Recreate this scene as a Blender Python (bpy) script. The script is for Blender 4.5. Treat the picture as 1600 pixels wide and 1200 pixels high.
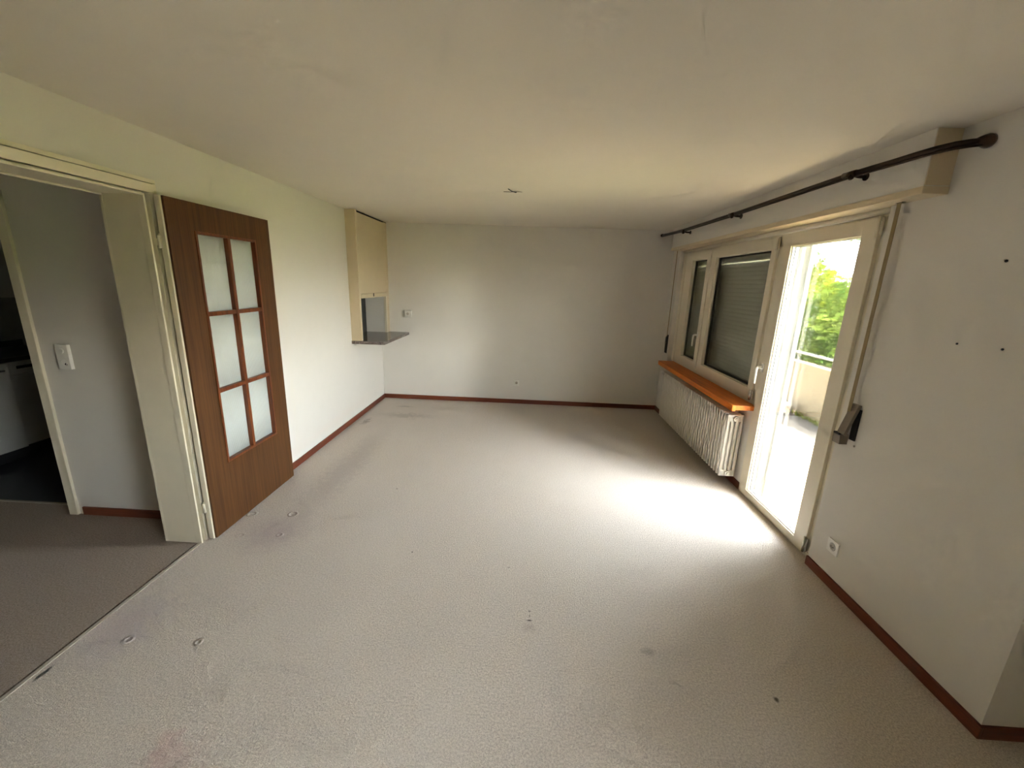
import bpy, bmesh, math, random
from mathutils import Vector, Matrix

random.seed(7)
SC = bpy.context.scene
COL = SC.collection
for o in list(bpy.data.objects):
    bpy.data.objects.remove(o, do_unlink=True)

# ------------------------------------------------------------------ camera
cam_d = bpy.data.cameras.new('camera')
cam_d.sensor_fit = 'HORIZONTAL'
cam_d.sensor_width = 36.0
cam_d.lens = 36.0 * 639.395 / 1600.0
cam_d.clip_start = 0.02
cam_d.clip_end = 500
cam = bpy.data.objects.new('camera', cam_d)
COL.objects.link(cam)
R_ = Vector((0.99847279, 0.04401536, 0.03338759))
U_ = Vector((-0.04298016, 0.23918496, 0.9700223))
F_ = Vector((-0.03471007, 0.96997588, -0.24071146))
m3 = Matrix((R_, U_, -F_)).transposed()
cam.matrix_world = Matrix.Translation((2.04955, 0.18737, 1.68610)) @ m3.to_4x4()
SC.camera = cam

# ------------------------------------------------------------------ sky, sun, exposure
SC.view_settings.view_transform = 'Standard'
SC.view_settings.look = 'None'
SC.view_settings.gamma = 1.0
SC.view_settings.use_curve_mapping = False
SC.view_settings.exposure = 2.86

SUN_DIR = Vector((0.45, -0.50, 1.0)).normalized()      # towards the sun
world = bpy.data.worlds.new('sky')
SC.world = world
world.use_nodes = True
wn = world.node_tree
wn.nodes.clear()
sky = wn.nodes.new('ShaderNodeTexSky')
sky.sky_type = 'NISHITA'
sky.sun_disc = False
sky.sun_elevation = math.asin(SUN_DIR.z)
sky.sun_rotation = math.atan2(SUN_DIR.x, SUN_DIR.y)
sky.altitude = 400
sky.dust_density = 2.0
sky.air_density = 1.0
bg = wn.nodes.new('ShaderNodeBackground')
bg.inputs['Strength'].default_value = 1.5
wo = wn.nodes.new('ShaderNodeOutputWorld')
hs = wn.nodes.new('ShaderNodeHueSaturation')
hs.inputs['Saturation'].default_value = 0.32
wn.links.new(sky.outputs[0], hs.inputs['Color'])
wn.links.new(hs.outputs[0], bg.inputs[0])
wn.links.new(bg.outputs[0], wo.inputs[0])

sun_d = bpy.data.lights.new('sun', 'SUN')
sun_d.energy = 12.0
sun_d.angle = math.radians(0.6)
sun_d.color = (1.0, 0.93, 0.82)
sun = bpy.data.objects.new('sun', sun_d)
COL.objects.link(sun)
sun.location = (5, 8, 10)
sun.rotation_euler = SUN_DIR.to_track_quat('Z', 'Y').to_euler()


def portal(name, loc, size_y, size_z, normal):
    """sampling aid only: an area-light portal emits nothing of its own"""
    d = bpy.data.lights.new(name, 'AREA')
    d.shape = 'RECTANGLE'
    d.size = size_y
    d.size_y = size_z
    d.cycles.is_portal = True
    o = bpy.data.objects.new(name, d)
    COL.objects.link(o)
    o.location = loc
    o.rotation_euler = Vector(normal).to_track_quat('-Z', 'Z').to_euler()


portal('portal_balcony_door', (4.16, 3.05, 1.05), 0.95, 2.1, (-1, 0, 0))
portal('portal_side_window', (4.34, -0.40, 1.24), 1.7, .75, (-1, 0, 0))

cy = SC.cycles
cy.use_denoising = True
cy.max_bounces = 9
cy.diffuse_bounces = 5
cy.glossy_bounces = 4
cy.transparent_max_bounces = 16
cy.transmission_bounces = 8
cy.caustics_reflective = False
cy.caustics_refractive = False
cy.sample_clamp_indirect = 6.0
cy.use_adaptive_sampling = True
cy.adaptive_threshold = 0.08
cy.adaptive_min_samples = 16

# ------------------------------------------------------------------ constants of the room
W = 3.895      # right wall face
L = 5.843      # back wall face
H = 2.40
YC = 1.510     # near corner of the right wall
S = 3.925      # face of the window sashes
XO = 4.13      # outer wall face


# ------------------------------------------------------------------ materials
def lin(c):
    def f(v):
        v /= 255.0
        return v / 12.92 if v <= 0.04045 else ((v + 0.055) / 1.055) ** 2.4
    return (f(c[0]), f(c[1]), f(c[2]), 1.0)


MATS = {}


class NT:
    def __init__(self, name):
        self.m = bpy.data.materials.new(name)
        self.m.use_nodes = True
        self.t = self.m.node_tree
        self.t.nodes.clear()
        self.out = self.n('ShaderNodeOutputMaterial')
        MATS[name] = self.m

    def n(self, typ, **kw):
        x = self.t.nodes.new(typ)
        for k, v in kw.items():
            setattr(x, k, v)
        return x

    def l(self, a, b):
        self.t.links.new(a, b)

    def val(self, sock, v):
        if hasattr(v, 'node'):
            self.l(v, sock)
        else:
            sock.default_value = v

    def math(self, op, a, b=None, c=None, clamp=False):
        x = self.n('ShaderNodeMath', operation=op)
        x.use_clamp = clamp
        self.val(x.inputs[0], a)
        if b is not None:
            self.val(x.inputs[1], b)
        if c is not None:
            self.val(x.inputs[2], c)
        return x.outputs[0]

    def vmath(self, op, a, b=None):
        x = self.n('ShaderNodeVectorMath', operation=op)
        self.val(x.inputs[0], a)
        if b is not None:
            self.val(x.inputs[1], b)
        return x.outputs[1] if op in ('LENGTH', 'DISTANCE') else x.outputs[0]

    def mix(self, fac, a, b):
        x = self.n('ShaderNodeMix', data_type='RGBA')
        self.val(x.inputs[0], fac)
        self.val(x.inputs[6], a)
        self.val(x.inputs[7], b)
        return x.outputs[2]

    def noise(self, vec, scale, detail=2, rough=0.5):
        x = self.n('ShaderNodeTexNoise')
        self.val(x.inputs['Vector'], vec)
        x.inputs['Scale'].default_value = scale
        x.inputs['Detail'].default_value = detail
        x.inputs['Roughness'].default_value = rough
        return x.outputs[0]

    def ramp(self, v, a, b, ca=0.0, cb=1.0, smooth=True):
        x = self.n('ShaderNodeMapRange')
        x.interpolation_type = 'SMOOTHSTEP' if smooth else 'LINEAR'
        self.val(x.inputs[0], v)
        for k, q in enumerate((a, b, ca, cb)):
            x.inputs[1 + k].default_value = q
        return x.outputs[0]

    def pos(self):
        return self.n('ShaderNodeNewGeometry').outputs['Position']

    def objco(self):
        return self.n('ShaderNodeTexCoord').outputs['Object']

    def scaled(self, v, s):
        return self.vmath('MULTIPLY', v, s)

    def bsdf(self, color, rough=0.6, metal=0.0, spec=0.5, bump=None, bstr=0.2, bdist=0.01, coat=0.0):
        b = self.n('ShaderNodeBsdfPrincipled')
        self.val(b.inputs['Base Color'], color)
        self.val(b.inputs['Roughness'], rough)
        b.inputs['Metallic'].default_value = metal
        b.inputs['Specular IOR Level'].default_value = spec
        b.inputs['Coat Weight'].default_value = coat
        if bump is not None:
            bp = self.n('ShaderNodeBump')
            bp.inputs['Strength'].default_value = bstr
            bp.inputs['Distance'].default_value = bdist
            self.l(bump, bp.inputs['Height'])
            self.l(bp.outputs[0], b.inputs['Normal'])
        return b

    def done(self, sh):
        self.l(sh if not hasattr(sh, 'outputs') else sh.outputs[0], self.out.inputs[0])
        return self.m


def paint(name, c, rough=0.7, spec=0.3, var=0.012, bscale=220, bstr=0.08, tint=None):
    t = NT(name)
    p = t.pos()
    n = t.noise(p, 1.7, 3)
    n2 = t.noise(p, 9.0, 2)
    f = t.math('ADD', t.math('MULTIPLY', n, 0.7), t.math('MULTIPLY', n2, 0.3))
    c0 = lin(c)
    cd = tuple(v * (1 - var * 2) for v in c0[:3]) + (1,)
    if tint:
        cd = lin(tint)
    col = t.mix(t.ramp(f, 0.35, 0.65), cd, c0)
    return t.done(t.bsdf(col, rough, spec=spec, bump=t.noise(p, bscale, 3), bstr=bstr, bdist=0.003))


def plain(name, c, rough=0.5, metal=0.0, spec=0.5):
    t = NT(name)
    p = t.objco()
    n = t.noise(p, 14, 2)
    c0 = lin(c)
    col = t.mix(t.ramp(n, 0.3, 0.7), tuple(v * 0.93 for v in c0[:3]) + (1,), c0)
    return t.done(t.bsdf(col, rough, metal, spec))


def wood(name, dark, light, axis='z', rough=0.42, scale=1.0, spec=0.45):
    t = NT(name)
    p = t.pos()
    s = {'x': (1.2, 26, 26), 'y': (26, 1.2, 26), 'z': (26, 26, 1.0)}[axis]
    v = t.scaled(p, tuple(k * scale for k in s))
    n = t.noise(v, 1.6, 5, 0.6)
    s2 = {'x': (3, 170, 170), 'y': (170, 3, 170), 'z': (170, 170, 2.5)}[axis]
    n2 = t.noise(t.scaled(p, s2), 1.0, 2, 0.5)
    f = t.math('ADD', t.math('MULTIPLY', n, 0.65), t.math('MULTIPLY', n2, 0.35))
    col = t.mix(t.ramp(f, 0.32, 0.68), lin(dark), lin(light))
    return t.done(t.bsdf(col, rough, spec=spec, bump=n2, bstr=0.06, bdist=0.002))


paint('wall_paint', (217, 211, 201), 0.75, bstr=0.05)
paint('ceiling_paint', (220, 212, 197), 0.8, bstr=0.05)
paint('window_paint', (222, 212, 190), 0.38, spec=0.5, var=0.02, bstr=0.02)
paint('frame_enamel', (226, 216, 192), 0.35, spec=0.5, var=0.03, bstr=0.02)
paint('hatch_enamel', (208, 190, 158), 0.4, spec=0.45, var=0.02, bstr=0.02)
paint('radiator_enamel', (224, 217, 203), 0.35, spec=0.5, var=0.02, bstr=0.0)
paint('post_white', (190, 188, 182), 0.5, var=0.03)
paint('post_grey', (140, 140, 137), 0.5, var=0.03)
paint('parapet_render', (104, 92, 72), 0.9, var=0.05, bscale=90, bstr=0.25)
paint('terrace_concrete', (196, 178, 142), 0.9, var=0.1, bscale=60, bstr=0.35)
paint('gravel_grey', (60, 56, 52), 0.95, var=0.2, bscale=45, bstr=0.9)
paint('kitchen_front', (196, 192, 184), 0.45, var=0.02, bstr=0.0)
paint('kitchen_tile', (150, 150, 146), 0.4, var=0.03)
paint('shutter_slat', (240, 236, 212), 0.55, var=0.03, bstr=0.0)
paint('outer_render', (225, 220, 208), 0.9, var=0.05, bscale=70, bstr=0.3)
plain('switch_plastic', (228, 224, 214), 0.35)
plain('dark_hole', (14, 12, 10), 0.8)
plain('black_rubber', (16, 15, 14), 0.6)
plain('spacer_grey', (128, 130, 130), 0.4, metal=0.4)
plain('bronze_rod', (58, 44, 30), 0.32, metal=0.75)
plain('chrome', (205, 203, 196), 0.25, metal=0.9)
plain('handle_white', (236, 234, 228), 0.3)
plain('winder_grey', (128, 116, 102), 0.45, metal=0.2)
plain('strap_cloth', (150, 132, 98), 0.9)
plain('threshold_strip', (178, 168, 152), 0.5)
plain('black_plinth', (38, 38, 40), 0.5)
plain('worktop_dark', (36, 34, 34), 0.35)
plain('rail_metal', (128, 126, 118), 0.45, metal=0.4)
plain('bark', (92, 76, 58), 0.9)
wood('door_veneer', (68, 40, 15), (95, 60, 28), 'z', 0.5, spec=0.3)
wood('muntin_wood', (84, 38, 12), (122, 62, 24), 'z', 0.35)
wood('sill_wood', (178, 90, 25), (216, 124, 44), 'y', 0.42, spec=0.28)
wood('base_x', (88, 40, 22), (118, 58, 34), 'x', 0.4)
wood('base_y', (88, 40, 22), (118, 58, 34), 'y', 0.4)

# stone of the hatch counter
t = NT('counter_stone')
p = t.pos()
n = t.noise(p, 55, 4, 0.7)
n2 = t.noise(p, 14, 3, 0.6)
col = t.mix(t.ramp(n, 0.38, 0.66), lin((54, 44, 40)), lin((146, 130, 120)))
col = t.mix(t.ramp(n2, 0.45, 0.7, 0, 0.6), col, lin((88, 70, 64)))
t.done(t.bsdf(col, 0.16, spec=0.6))

# kitchen floor: dark vinyl
t = NT('kitchen_floor')
p = t.pos()
col = t.mix(t.noise(p, 30, 3), lin((24, 25, 28)), lin((40, 42, 46)))
t.done(t.bsdf(col, 0.4))


# carpets -----------------------------------------------------------------
def carpet(name, base, dark, stains=(), dents=()):
    t = NT(name)
    p = t.pos()
    flat = t.scaled(p, (1, 1, 0))
    fine = t.noise(flat, 330, 2, 0.6)
    mid = t.noise(flat, 120, 2, 0.5)
    big = t.noise(flat, 1.3, 3, 0.55)
    f = t.math('ADD', t.math('MULTIPLY', fine, 0.6), t.math('MULTIPLY', mid, 0.4))
    col = t.mix(t.ramp(f, 0.36, 0.64), lin(dark), lin(base))
    worn = tuple(v * 0.86 for v in lin(base)[:3]) + (1,)
    col = t.mix(t.ramp(big, 0.45, 0.72, 0, 0.4), col, worn)
    wob = t.n('ShaderNodeTexNoise')
    wob.inputs['Scale'].default_value = 22
    wob.inputs['Detail'].default_value = 3
    t.l(flat, wob.inputs['Vector'])
    wv = t.vmath('SUBTRACT', wob.outputs[1], (0.5, 0.5, 0.5))
    for (cx, cy_, rx, ry, c, s, k, w_) in stains:
        q = t.vmath('ADD', flat, t.scaled(wv, (w_, w_, 0)))
        q = t.scaled(t.vmath('SUBTRACT', q, (cx, cy_, 0)), (1 / rx, 1 / ry, 0))
        d = t.vmath('LENGTH', q)
        col = t.mix(t.ramp(d, 1.0, 1.0 - s, 0, k), col, lin(c))
    h = t.math('ADD', t.math('MULTIPLY', fine, 1.0), t.math('MULTIPLY', mid, 0.8))
    for (cx, cy_, r, a) in dents:
        d = t.vmath('LENGTH', t.vmath('SUBTRACT', flat, (cx, cy_, 0)))
        ring = t.ramp(t.math('ABSOLUTE', t.math('SUBTRACT', d, r)), 0.012, 0.0, 0, a)
        well = t.ramp(d, r, r * 0.5, 0, -a * 0.5)
        h = t.math('ADD', h, t.math('ADD', ring, well))
    return t.done(t.bsdf(col, 0.95, spec=0.1, bump=h, bstr=0.75, bdist=0.006))


STAINS = [
    # cx, cy, rx, ry, colour, softness, amount, wobble
    (2.118, 2.004, 0.012, 0.006, (70, 62, 54), 0.8, 0.8, 0.012),
    (2.118, 1.975, 0.004, 0.016, (70, 62, 54), 0.8, 0.6, 0.010),
    (2.119, 1.945, 0.020, 0.007, (58, 50, 44), 0.8, 0.9, 0.012),
    (2.118, 1.90, 0.05, 0.05, (160, 142, 132), 0.9, 0.35, 0.05),
    (3.171, 1.607, 0.014, 0.016, (62, 52, 40), 0.8, 0.85, 0.015),
    (2.686, 1.804, 0.05, 0.03, (128, 120, 112), 0.9, 0.45, 0.05),
    (0.044, 1.499, 0.012, 0.05, (46, 48, 44), 0.6, 0.95, 0.02),
    (0.137, 4.80, 0.06, 0.16, (122, 110, 100), 0.9, 0.55, 0.20),
    (0.55, 5.08, 0.50, 0.14, (150, 140, 128), 0.95, 0.40, 0.25),
    (0.42, 5.45, 0.16, 0.05, (128, 116, 106), 0.9, 0.40, 0.12),
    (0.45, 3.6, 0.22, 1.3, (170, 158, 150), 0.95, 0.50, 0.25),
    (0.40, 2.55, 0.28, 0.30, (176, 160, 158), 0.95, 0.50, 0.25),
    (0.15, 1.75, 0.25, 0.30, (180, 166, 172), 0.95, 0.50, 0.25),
    (0.80, 1.24, 0.09, 0.13, (198, 158, 154), 0.98, 0.45, 0.16),
    (0.90, 1.16, 0.10, 0.22, (190, 160, 156), 0.95, 0.40, 0.10),
    (1.02, 3.22, 0.012, 0.016, (110, 100, 90), 0.8, 0.6, 0.015),
    (1.37, 2.43, 0.010, 0.012, (80, 72, 62), 0.8, 0.6, 0.012),
    (1.99, 2.34, 0.012, 0.012, (70, 62, 54), 0.8, 0.5, 0.012),
    (2.35, 2.6, 0.9, 0.5, (206, 200, 190), 0.95, 0.30, 0.3),
    (2.80, 2.35, 0.25, 0.12, (178, 170, 160), 0.95, 0.2, 0.2),
]
DENTS = [(0.111, 2.75, 0.028, 2.2), (0.397, 2.778, 0.028, 2.2), (0.565, 1.696, 0.012, 2.0),
         (0.237, 1.685, 0.016, 1.6), (0.20, 2.50, 0.022, 1.0), (0.45, 2.53, 0.016, 1.1),
         (0.23, 4.62, 0.03, 1.2)]
carpet('room_carpet', (228, 217, 204), (182, 170, 158), STAINS, DENTS)
carpet('hall_carpet', (178, 162, 148), (134, 120, 108))

# glass ---------------------------------------------------------------------
t = NT('window_glass')
tr = t.n('ShaderNodeBsdfTransparent')
tr.inputs[0].default_value = (0.95, 0.97, 0.96, 1)
gl = t.n('ShaderNodeBsdfGlossy')
gl.inputs['Roughness'].default_value = 0.01
fr = t.n('ShaderNodeFresnel')
fr.inputs[0].default_value = 1.35
mx = t.n('ShaderNodeMixShader')
t.l(t.math('MULTIPLY', fr.outputs[0], 0.7), mx.inputs[0])
t.l(tr.outputs[0], mx.inputs[1])
t.l(gl.outputs[0], mx.inputs[2])
t.done(mx)

t = NT('reeded_glass')
tr = t.n('ShaderNodeBsdfTransparent')
tr.inputs[0].default_value = (0.93, 0.95, 0.94, 1)
df = t.bsdf(lin((228, 232, 226)), 0.15, spec=0.6)
mx = t.n('ShaderNodeMixShader')
mx.inputs[0].default_value = 0.55
t.l(tr.outputs[0], mx.inputs[1])
t.l(df.outputs[0], mx.inputs[2])
t.done(mx)


def leafmat(name, a, b):
    t = NT(name)
    p = t.pos()
    col = t.mix(t.ramp(t.noise(p, 2.3, 3), 0.35, 0.65), lin(a), lin(b))
    d = t.n('ShaderNodeBsdfDiffuse')
    t.l(col, d.inputs[0])
    tl = t.n('ShaderNodeBsdfTranslucent')
    t.l(col, tl.inputs[0])
    mx = t.n('ShaderNodeMixShader')
    mx.inputs[0].default_value = 0.45
    t.l(d.outputs[0], mx.inputs[1])
    t.l(tl.outputs[0], mx.inputs[2])
    t.done(mx)


leafmat('leaf_bright', (74, 90, 28), (122, 126, 42))
leafmat('leaf_mid', (60, 80, 34), (98, 110, 46))
leafmat('weed_leaf', (84, 92, 34), (120, 122, 52))
paint('grass_ground', (120, 132, 76), 0.95, var=0.2, bscale=30, bstr=0.5)


# ------------------------------------------------------------------ mesh helpers
def B():
    return bmesh.new()


def box(bm, x0, x1, y0, y1, z0, z1, bev=0.0, seg=2):
    x0, x1 = min(x0, x1), max(x0, x1)
    y0, y1 = min(y0, y1), max(y0, y1)
    z0, z1 = min(z0, z1), max(z0, z1)
    v = [bm.verts.new((x, y, z)) for x in (x0, x1) for y in (y0, y1) for z in (z0, z1)]
    fs = []
    for idx in ((0, 1, 3, 2), (4, 6, 7, 5), (0, 4, 5, 1), (2, 3, 7, 6), (0, 2, 6, 4), (1, 5, 7, 3)):
        fs.append(bm.faces.new([v[i] for i in idx]))
    if bev > 0:
        es = list({e for f in fs for e in f.edges})
        bmesh.ops.bevel(bm, geom=es, offset=bev, segments=seg, profile=0.7, affect='EDGES')
    return bm


def frame(y0, y1, z0, z1, w, x0, x1, bev=0.003, bm=None):
    """four bars round an opening; w = (left(y1 side), right(y0 side), bottom, top)"""
    bm = bm or B()
    wl, wr, wb, wt = w
    box(bm, x0, x1, y0, y0 + wr, z0, z1, bev)
    box(bm, x0, x1, y1 - wl, y1, z0, z1, bev)
    box(bm, x0, x1, y0 + wr - .001, y1 - wl + .001, z0, z0 + wb, bev)
    box(bm, x0, x1, y0 + wr - .001, y1 - wl + .001, z1 - wt, z1, bev)
    return bm


def tube(bm, pts, r, n=12, cap=True):
    pts = [Vector(p) for p in pts]
    rs = r if isinstance(r, (list, tuple)) else [r] * len(pts)
    rings = []
    prev = None
    for i, q in enumerate(pts):
        if i == 0:
            d = pts[1] - q
        elif i == len(pts) - 1:
            d = q - pts[i - 1]
        else:
            d = (pts[i + 1] - q).normalized() + (q - pts[i - 1]).normalized()
        d.normalize()
        if prev is None:
            a = Vector((0, 0, 1)) if abs(d.z) < 0.9 else Vector((1, 0, 0))
            u = d.cross(a).normalized()
        else:
            u = (prev - d * prev.dot(d)).normalized()
        prev = u
        w = d.cross(u)
        rings.append([bm.verts.new(q + (u * math.cos(2 * math.pi * k / n) + w * math.sin(2 * math.pi * k / n)) * rs[i]) for k in range(n)])
    for a, b in zip(rings, rings[1:]):
        for k in range(n):
            f = bm.faces.new((a[k], a[(k + 1) % n], b[(k + 1) % n], b[k]))
            f.smooth = True
    if cap:
        bm.faces.new(list(reversed(rings[0])))
        bm.faces.new(rings[-1])
    return bm


def disc(bm, c, axis, r, t0, t1, n=24, bev=0.0):
    """short cylinder along axis (unit vector) from t0 to t1"""
    c = Vector(c)
    a = Vector(axis)
    if bev:
        tube(bm, [c + a * t0, c + a * (t1 - bev), c + a * t1], [r, r, r - bev], n)
    else:
        tube(bm, [c + a * t0, c + a * t1], r, n)
    return bm


def ringband(bm, c, axis, r0, r1, t0, t1, n=24):
    """flat washer (raised ring) round axis"""
    c = Vector(c)
    a = Vector(axis).normalized()
    b = Vector((0, 0, 1)) if abs(a.z) < 0.9 else Vector((1, 0, 0))
    u = a.cross(b).normalized()
    w = a.cross(u)
    prof = [(r0, t0), (r0, t1), (r1, t1), (r1, t0)]
    rings = []
    for k in range(n):
        d = u * math.cos(2 * math.pi * k / n) + w * math.sin(2 * math.pi * k / n)
        rings.append([bm.verts.new(c + d * r + a * t) for r, t in prof])
    for k in range(n):
        A, Bn = rings[k], rings[(k + 1) % n]
        for j in range(4):
            bm.faces.new((A[j], A[(j + 1) % 4], Bn[(j + 1) % 4], Bn[j]))
    return bm


def prism(bm, poly, ax, t0, t1):
    """extrude a 2-D polygon along axis ax; poly holds the two other coordinates in xyz order"""
    def mk(a, b, t):
        return {0: (t, a, b), 1: (a, t, b), 2: (a, b, t)}[ax]
    lo = [bm.verts.new(mk(a, b, t0)) for a, b in poly]
    hi = [bm.verts.new(mk(a, b, t1)) for a, b in poly]
    n = len(poly)
    for k in range(n):
        bm.faces.new((lo[k], lo[(k + 1) % n], hi[(k + 1) % n], hi[k]))
    bm.faces.new(list(reversed(lo)))
    bm.faces.new(hi)
    return bm


def world_loc(o):
    v = Vector(o.location)
    while o.parent:
        o = o.parent
        v += Vector(o.location)
    return v


def obj(name, bm, mat, parent=None, origin=None, smooth=False):
    """link a bmesh given in room coordinates as one object; its origin sits at its own base centre or with its parent"""
    bmesh.ops.recalc_face_normals(bm, faces=bm.faces)
    me = bpy.data.meshes.new(name)
    if origin is None:
        if parent is None:
            vs = [v.co for v in bm.verts]
            lo = [min(v[i] for v in vs) for i in range(3)]
            hi = [max(v[i] for v in vs) for i in range(3)]
            origin = Vector(((lo[0] + hi[0]) / 2, (lo[1] + hi[1]) / 2, lo[2]))
        else:
            origin = world_loc(parent)
    origin = Vector(origin)
    bmesh.ops.translate(bm, verts=bm.verts, vec=-origin)
    if smooth:
        for f in bm.faces:
            f.smooth = True
    bm.to_mesh(me)
    bm.free()
    me.materials.append(MATS[mat])
    o = bpy.data.objects.new(name, me)
    COL.objects.link(o)
    if parent is not None:
        o.parent = parent
        o.location = origin - world_loc(parent)
    else:
        o.location = origin
    return o


def tag(o, label, cat=None, group=None, kind=None):
    o['label'] = label
    if cat:
        o['category'] = cat
    if group:
        o['group'] = group
    if kind:
        o['kind'] = kind
    return o


def thing(name, loc, label, cat, group=None, kind=None):
    e = bpy.data.objects.new(name, None)
    e.empty_display_size = 0.1
    COL.objects.link(e)
    e.location = loc
    return tag(e, label, cat, group, kind)


def bx(*a, **k):
    return box(B(), *a, **k)


# ================================================================== STRUCTURE
XE, YR = 4.10, -3.50      # side wall and rear wall of the part of the room behind the corner
XK, YK = -3.30, 2.64      # hall / kitchen limits
T = 0.17

bm = B()
box(bm, 0.0, XO - .13, YR, L, -0.10, 0.0)
box(bm, XO - .13, XE, YR, YC, -0.10, 0.0)
tag(obj('floor', bm, 'room_carpet', origin=(0, 0, 0)), 'pale beige stained carpet covering the empty living room floor', 'floor', kind='structure')
tag(obj('floor_hall', bx(XK, -0.014, 0.3, YK + .095, -0.10, 0.0), 'hall_carpet', origin=(0, 0, 0)),
    'darker grey brown carpet in the hall beyond the doorway', 'floor', kind='structure')
tag(obj('floor_kitchen', bx(XK, -T, YK + .115, L, -0.10, 0.0), 'kitchen_floor', origin=(0, 0, 0)),
    'black kitchen floor seen through the hall door', 'floor', kind='structure')
tag(obj('trim_1', bx(0.0, 0.018, 0.75, 2.40, 0.0, 0.004, .001), 'threshold_strip'),
    'pale worn carpet edge strip along the doorway threshold', 'trim', kind='structure')
tag(obj('trim_2', bx(-0.014, 0.0, 0.75, 2.40, -0.03, -0.012), 'dark_hole'),
    'dark seam between hall carpet and room carpet', 'trim', kind='structure')
tag(obj('trim_3', bx(-1.95, -1.09, YK + .095, YK + .115, -0.02, 0.004), 'threshold_strip'),
    'thin metal strip where hall carpet meets the black kitchen floor', 'trim', kind='structure')

bm = B()
box(bm, XK - .2, XO, 0.1, L + .2, H, H + .3)
box(bm, -T, XO, YR - .2, 0.1, H, H + .3)
box(bm, XO, XE + .2, YR - .2, YC + .25, H, H + .3)
tag(obj('ceiling', bm, 'ceiling_paint', origin=(0, 0, H)), 'plain off-white ceiling of the empty room', 'ceiling', kind='structure')

# left wall with the doorway and the hatch opening
HY0, HY1, HZ0, HZ1 = 4.893, 5.742, 0.93, 1.450
bm = B()
box(bm, -T, 0, YR, 0.72, 0, H)
box(bm, -T, 0, 0.72, 2.43, 2.13, H)
box(bm, -T, 0, 2.43, HY0, 0, H)
box(bm, -T, 0, HY0, HY1, 0, HZ0)
box(bm, -T, 0, HY0, HY1, HZ1, H)
box(bm, -T, 0, HY1, L, 0, H)
tag(obj('wall_left', bm, 'wall_paint', origin=(0, 0, 0)), 'white wall with the doorway and the serving hatch', 'wall', kind='structure')
tag(obj('wall_back', bx(XK - .2, XO, L, L + .2, -.1, H), 'wall_paint', origin=(0, 0, 0)), 'plain white far wall with two small sockets', 'wall', kind='structure')

bm = B()
box(bm, W, XO, YC, 2.545, 0, H)
box(bm, XO, XE + .2, YC, YC + .25, 0, H)
tag(obj('wall_right', bm, 'wall_paint', origin=(0, 0, 0)), 'white right wall with nails and a low socket', 'wall', kind='structure')
tag(obj('wall_right_end', bx(W, XO, 5.60, L, 0, H), 'wall_paint', origin=(0, 0, 0)), 'narrow wall strip between window and far corner', 'wall', kind='structure')
tag(obj('wall_below_window', bx(3.945, XO, 3.505, 5.60, 0, 0.725), 'wall_paint', origin=(0, 0, 0)), 'white wall below the window, behind the radiator', 'wall', kind='structure')
tag(obj('wall_above_window', bx(3.962, XO, 2.545, 5.60, 2.15, H), 'wall_paint', origin=(0, 0, 0)), 'wall above window and balcony door, behind the shutter box', 'wall', kind='structure')
tag(obj('wall_rear', bx(-T, XE + .2, YR - .2, YR, -.1, H), 'wall_paint', origin=(0, 0, 0)), 'white wall behind the viewpoint', 'wall', kind='structure')
WY0, WY1, WZ0, WZ1 = -1.20, 0.45, 0.92, 1.58
bm = B()
box(bm, XE, XE + .2, YR, WY0, -.1, H)
box(bm, XE, XE + .2, WY1, YC + .25, -.1, H)
box(bm, XE, XE + .2, WY0, WY1, -.1, WZ0)
box(bm, XE, XE + .2, WY0, WY1, WZ1, H)
tag(obj('wall_side', bm, 'wall_paint', origin=(0, 0, 0)), 'white side wall with a window beyond the near corner', 'wall', kind='structure')
# hall and kitchen walls
bm = B()
box(bm, -1.09, -T, YK, YK + .10, 0, H)
box(bm, -1.95, -1.09, YK, YK + .10, 2.08, H)
box(bm, XK, -1.95, YK, YK + .10, 0, H)
tag(obj('wall_hall', bm, 'wall_paint', origin=(0, 0, 0)), 'shaded hall wall with a switch beside the kitchen doorway', 'wall', kind='structure')
bm = B()
box(bm, XK - .2, XK, 0.1, L, -.1, H)
box(bm, XK, -T, 0.1, 0.3, -.1, H)
tag(obj('wall_hall_outer', bm, 'wall_paint', origin=(0, 0, 0)), 'end walls of hall and kitchen', 'wall', kind='structure')

# baseboards
BH, BT = 0.060, 0.012


def baseboard(name, mat, label, *boxes):
    bm = B()
    for b in boxes:
        box(bm, *b, 0.0, BH, bev=.003)
    return tag(obj(name, bm, mat), label, 'baseboard', kind='structure')


baseboard('baseboard_left', 'base_y', 'reddish brown baseboard along the white left wall', (0, BT, 2.49, L - BT))
baseboard('baseboard_back', 'base_x', 'reddish brown baseboard along the far wall', (0, W, L - BT, L))
baseboard('baseboard_right', 'base_y', 'reddish brown baseboard on the right wall below the single socket', (W - BT, W, YC - BT, 2.545))
baseboard('baseboard_corner', 'base_x', 'short dark baseboard past the near right corner', (W, XE, YC - BT, YC))
baseboard('baseboard_window', 'base_y', 'reddish brown baseboard under the radiator', (3.945 - BT, 3.945, 3.52, 5.60), (W - BT, W, 5.60, L - BT))
baseboard('baseboard_hall', 'base_x', 'reddish brown baseboard at the foot of the hall wall', (-1.02, -T, YK - BT, YK))

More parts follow.
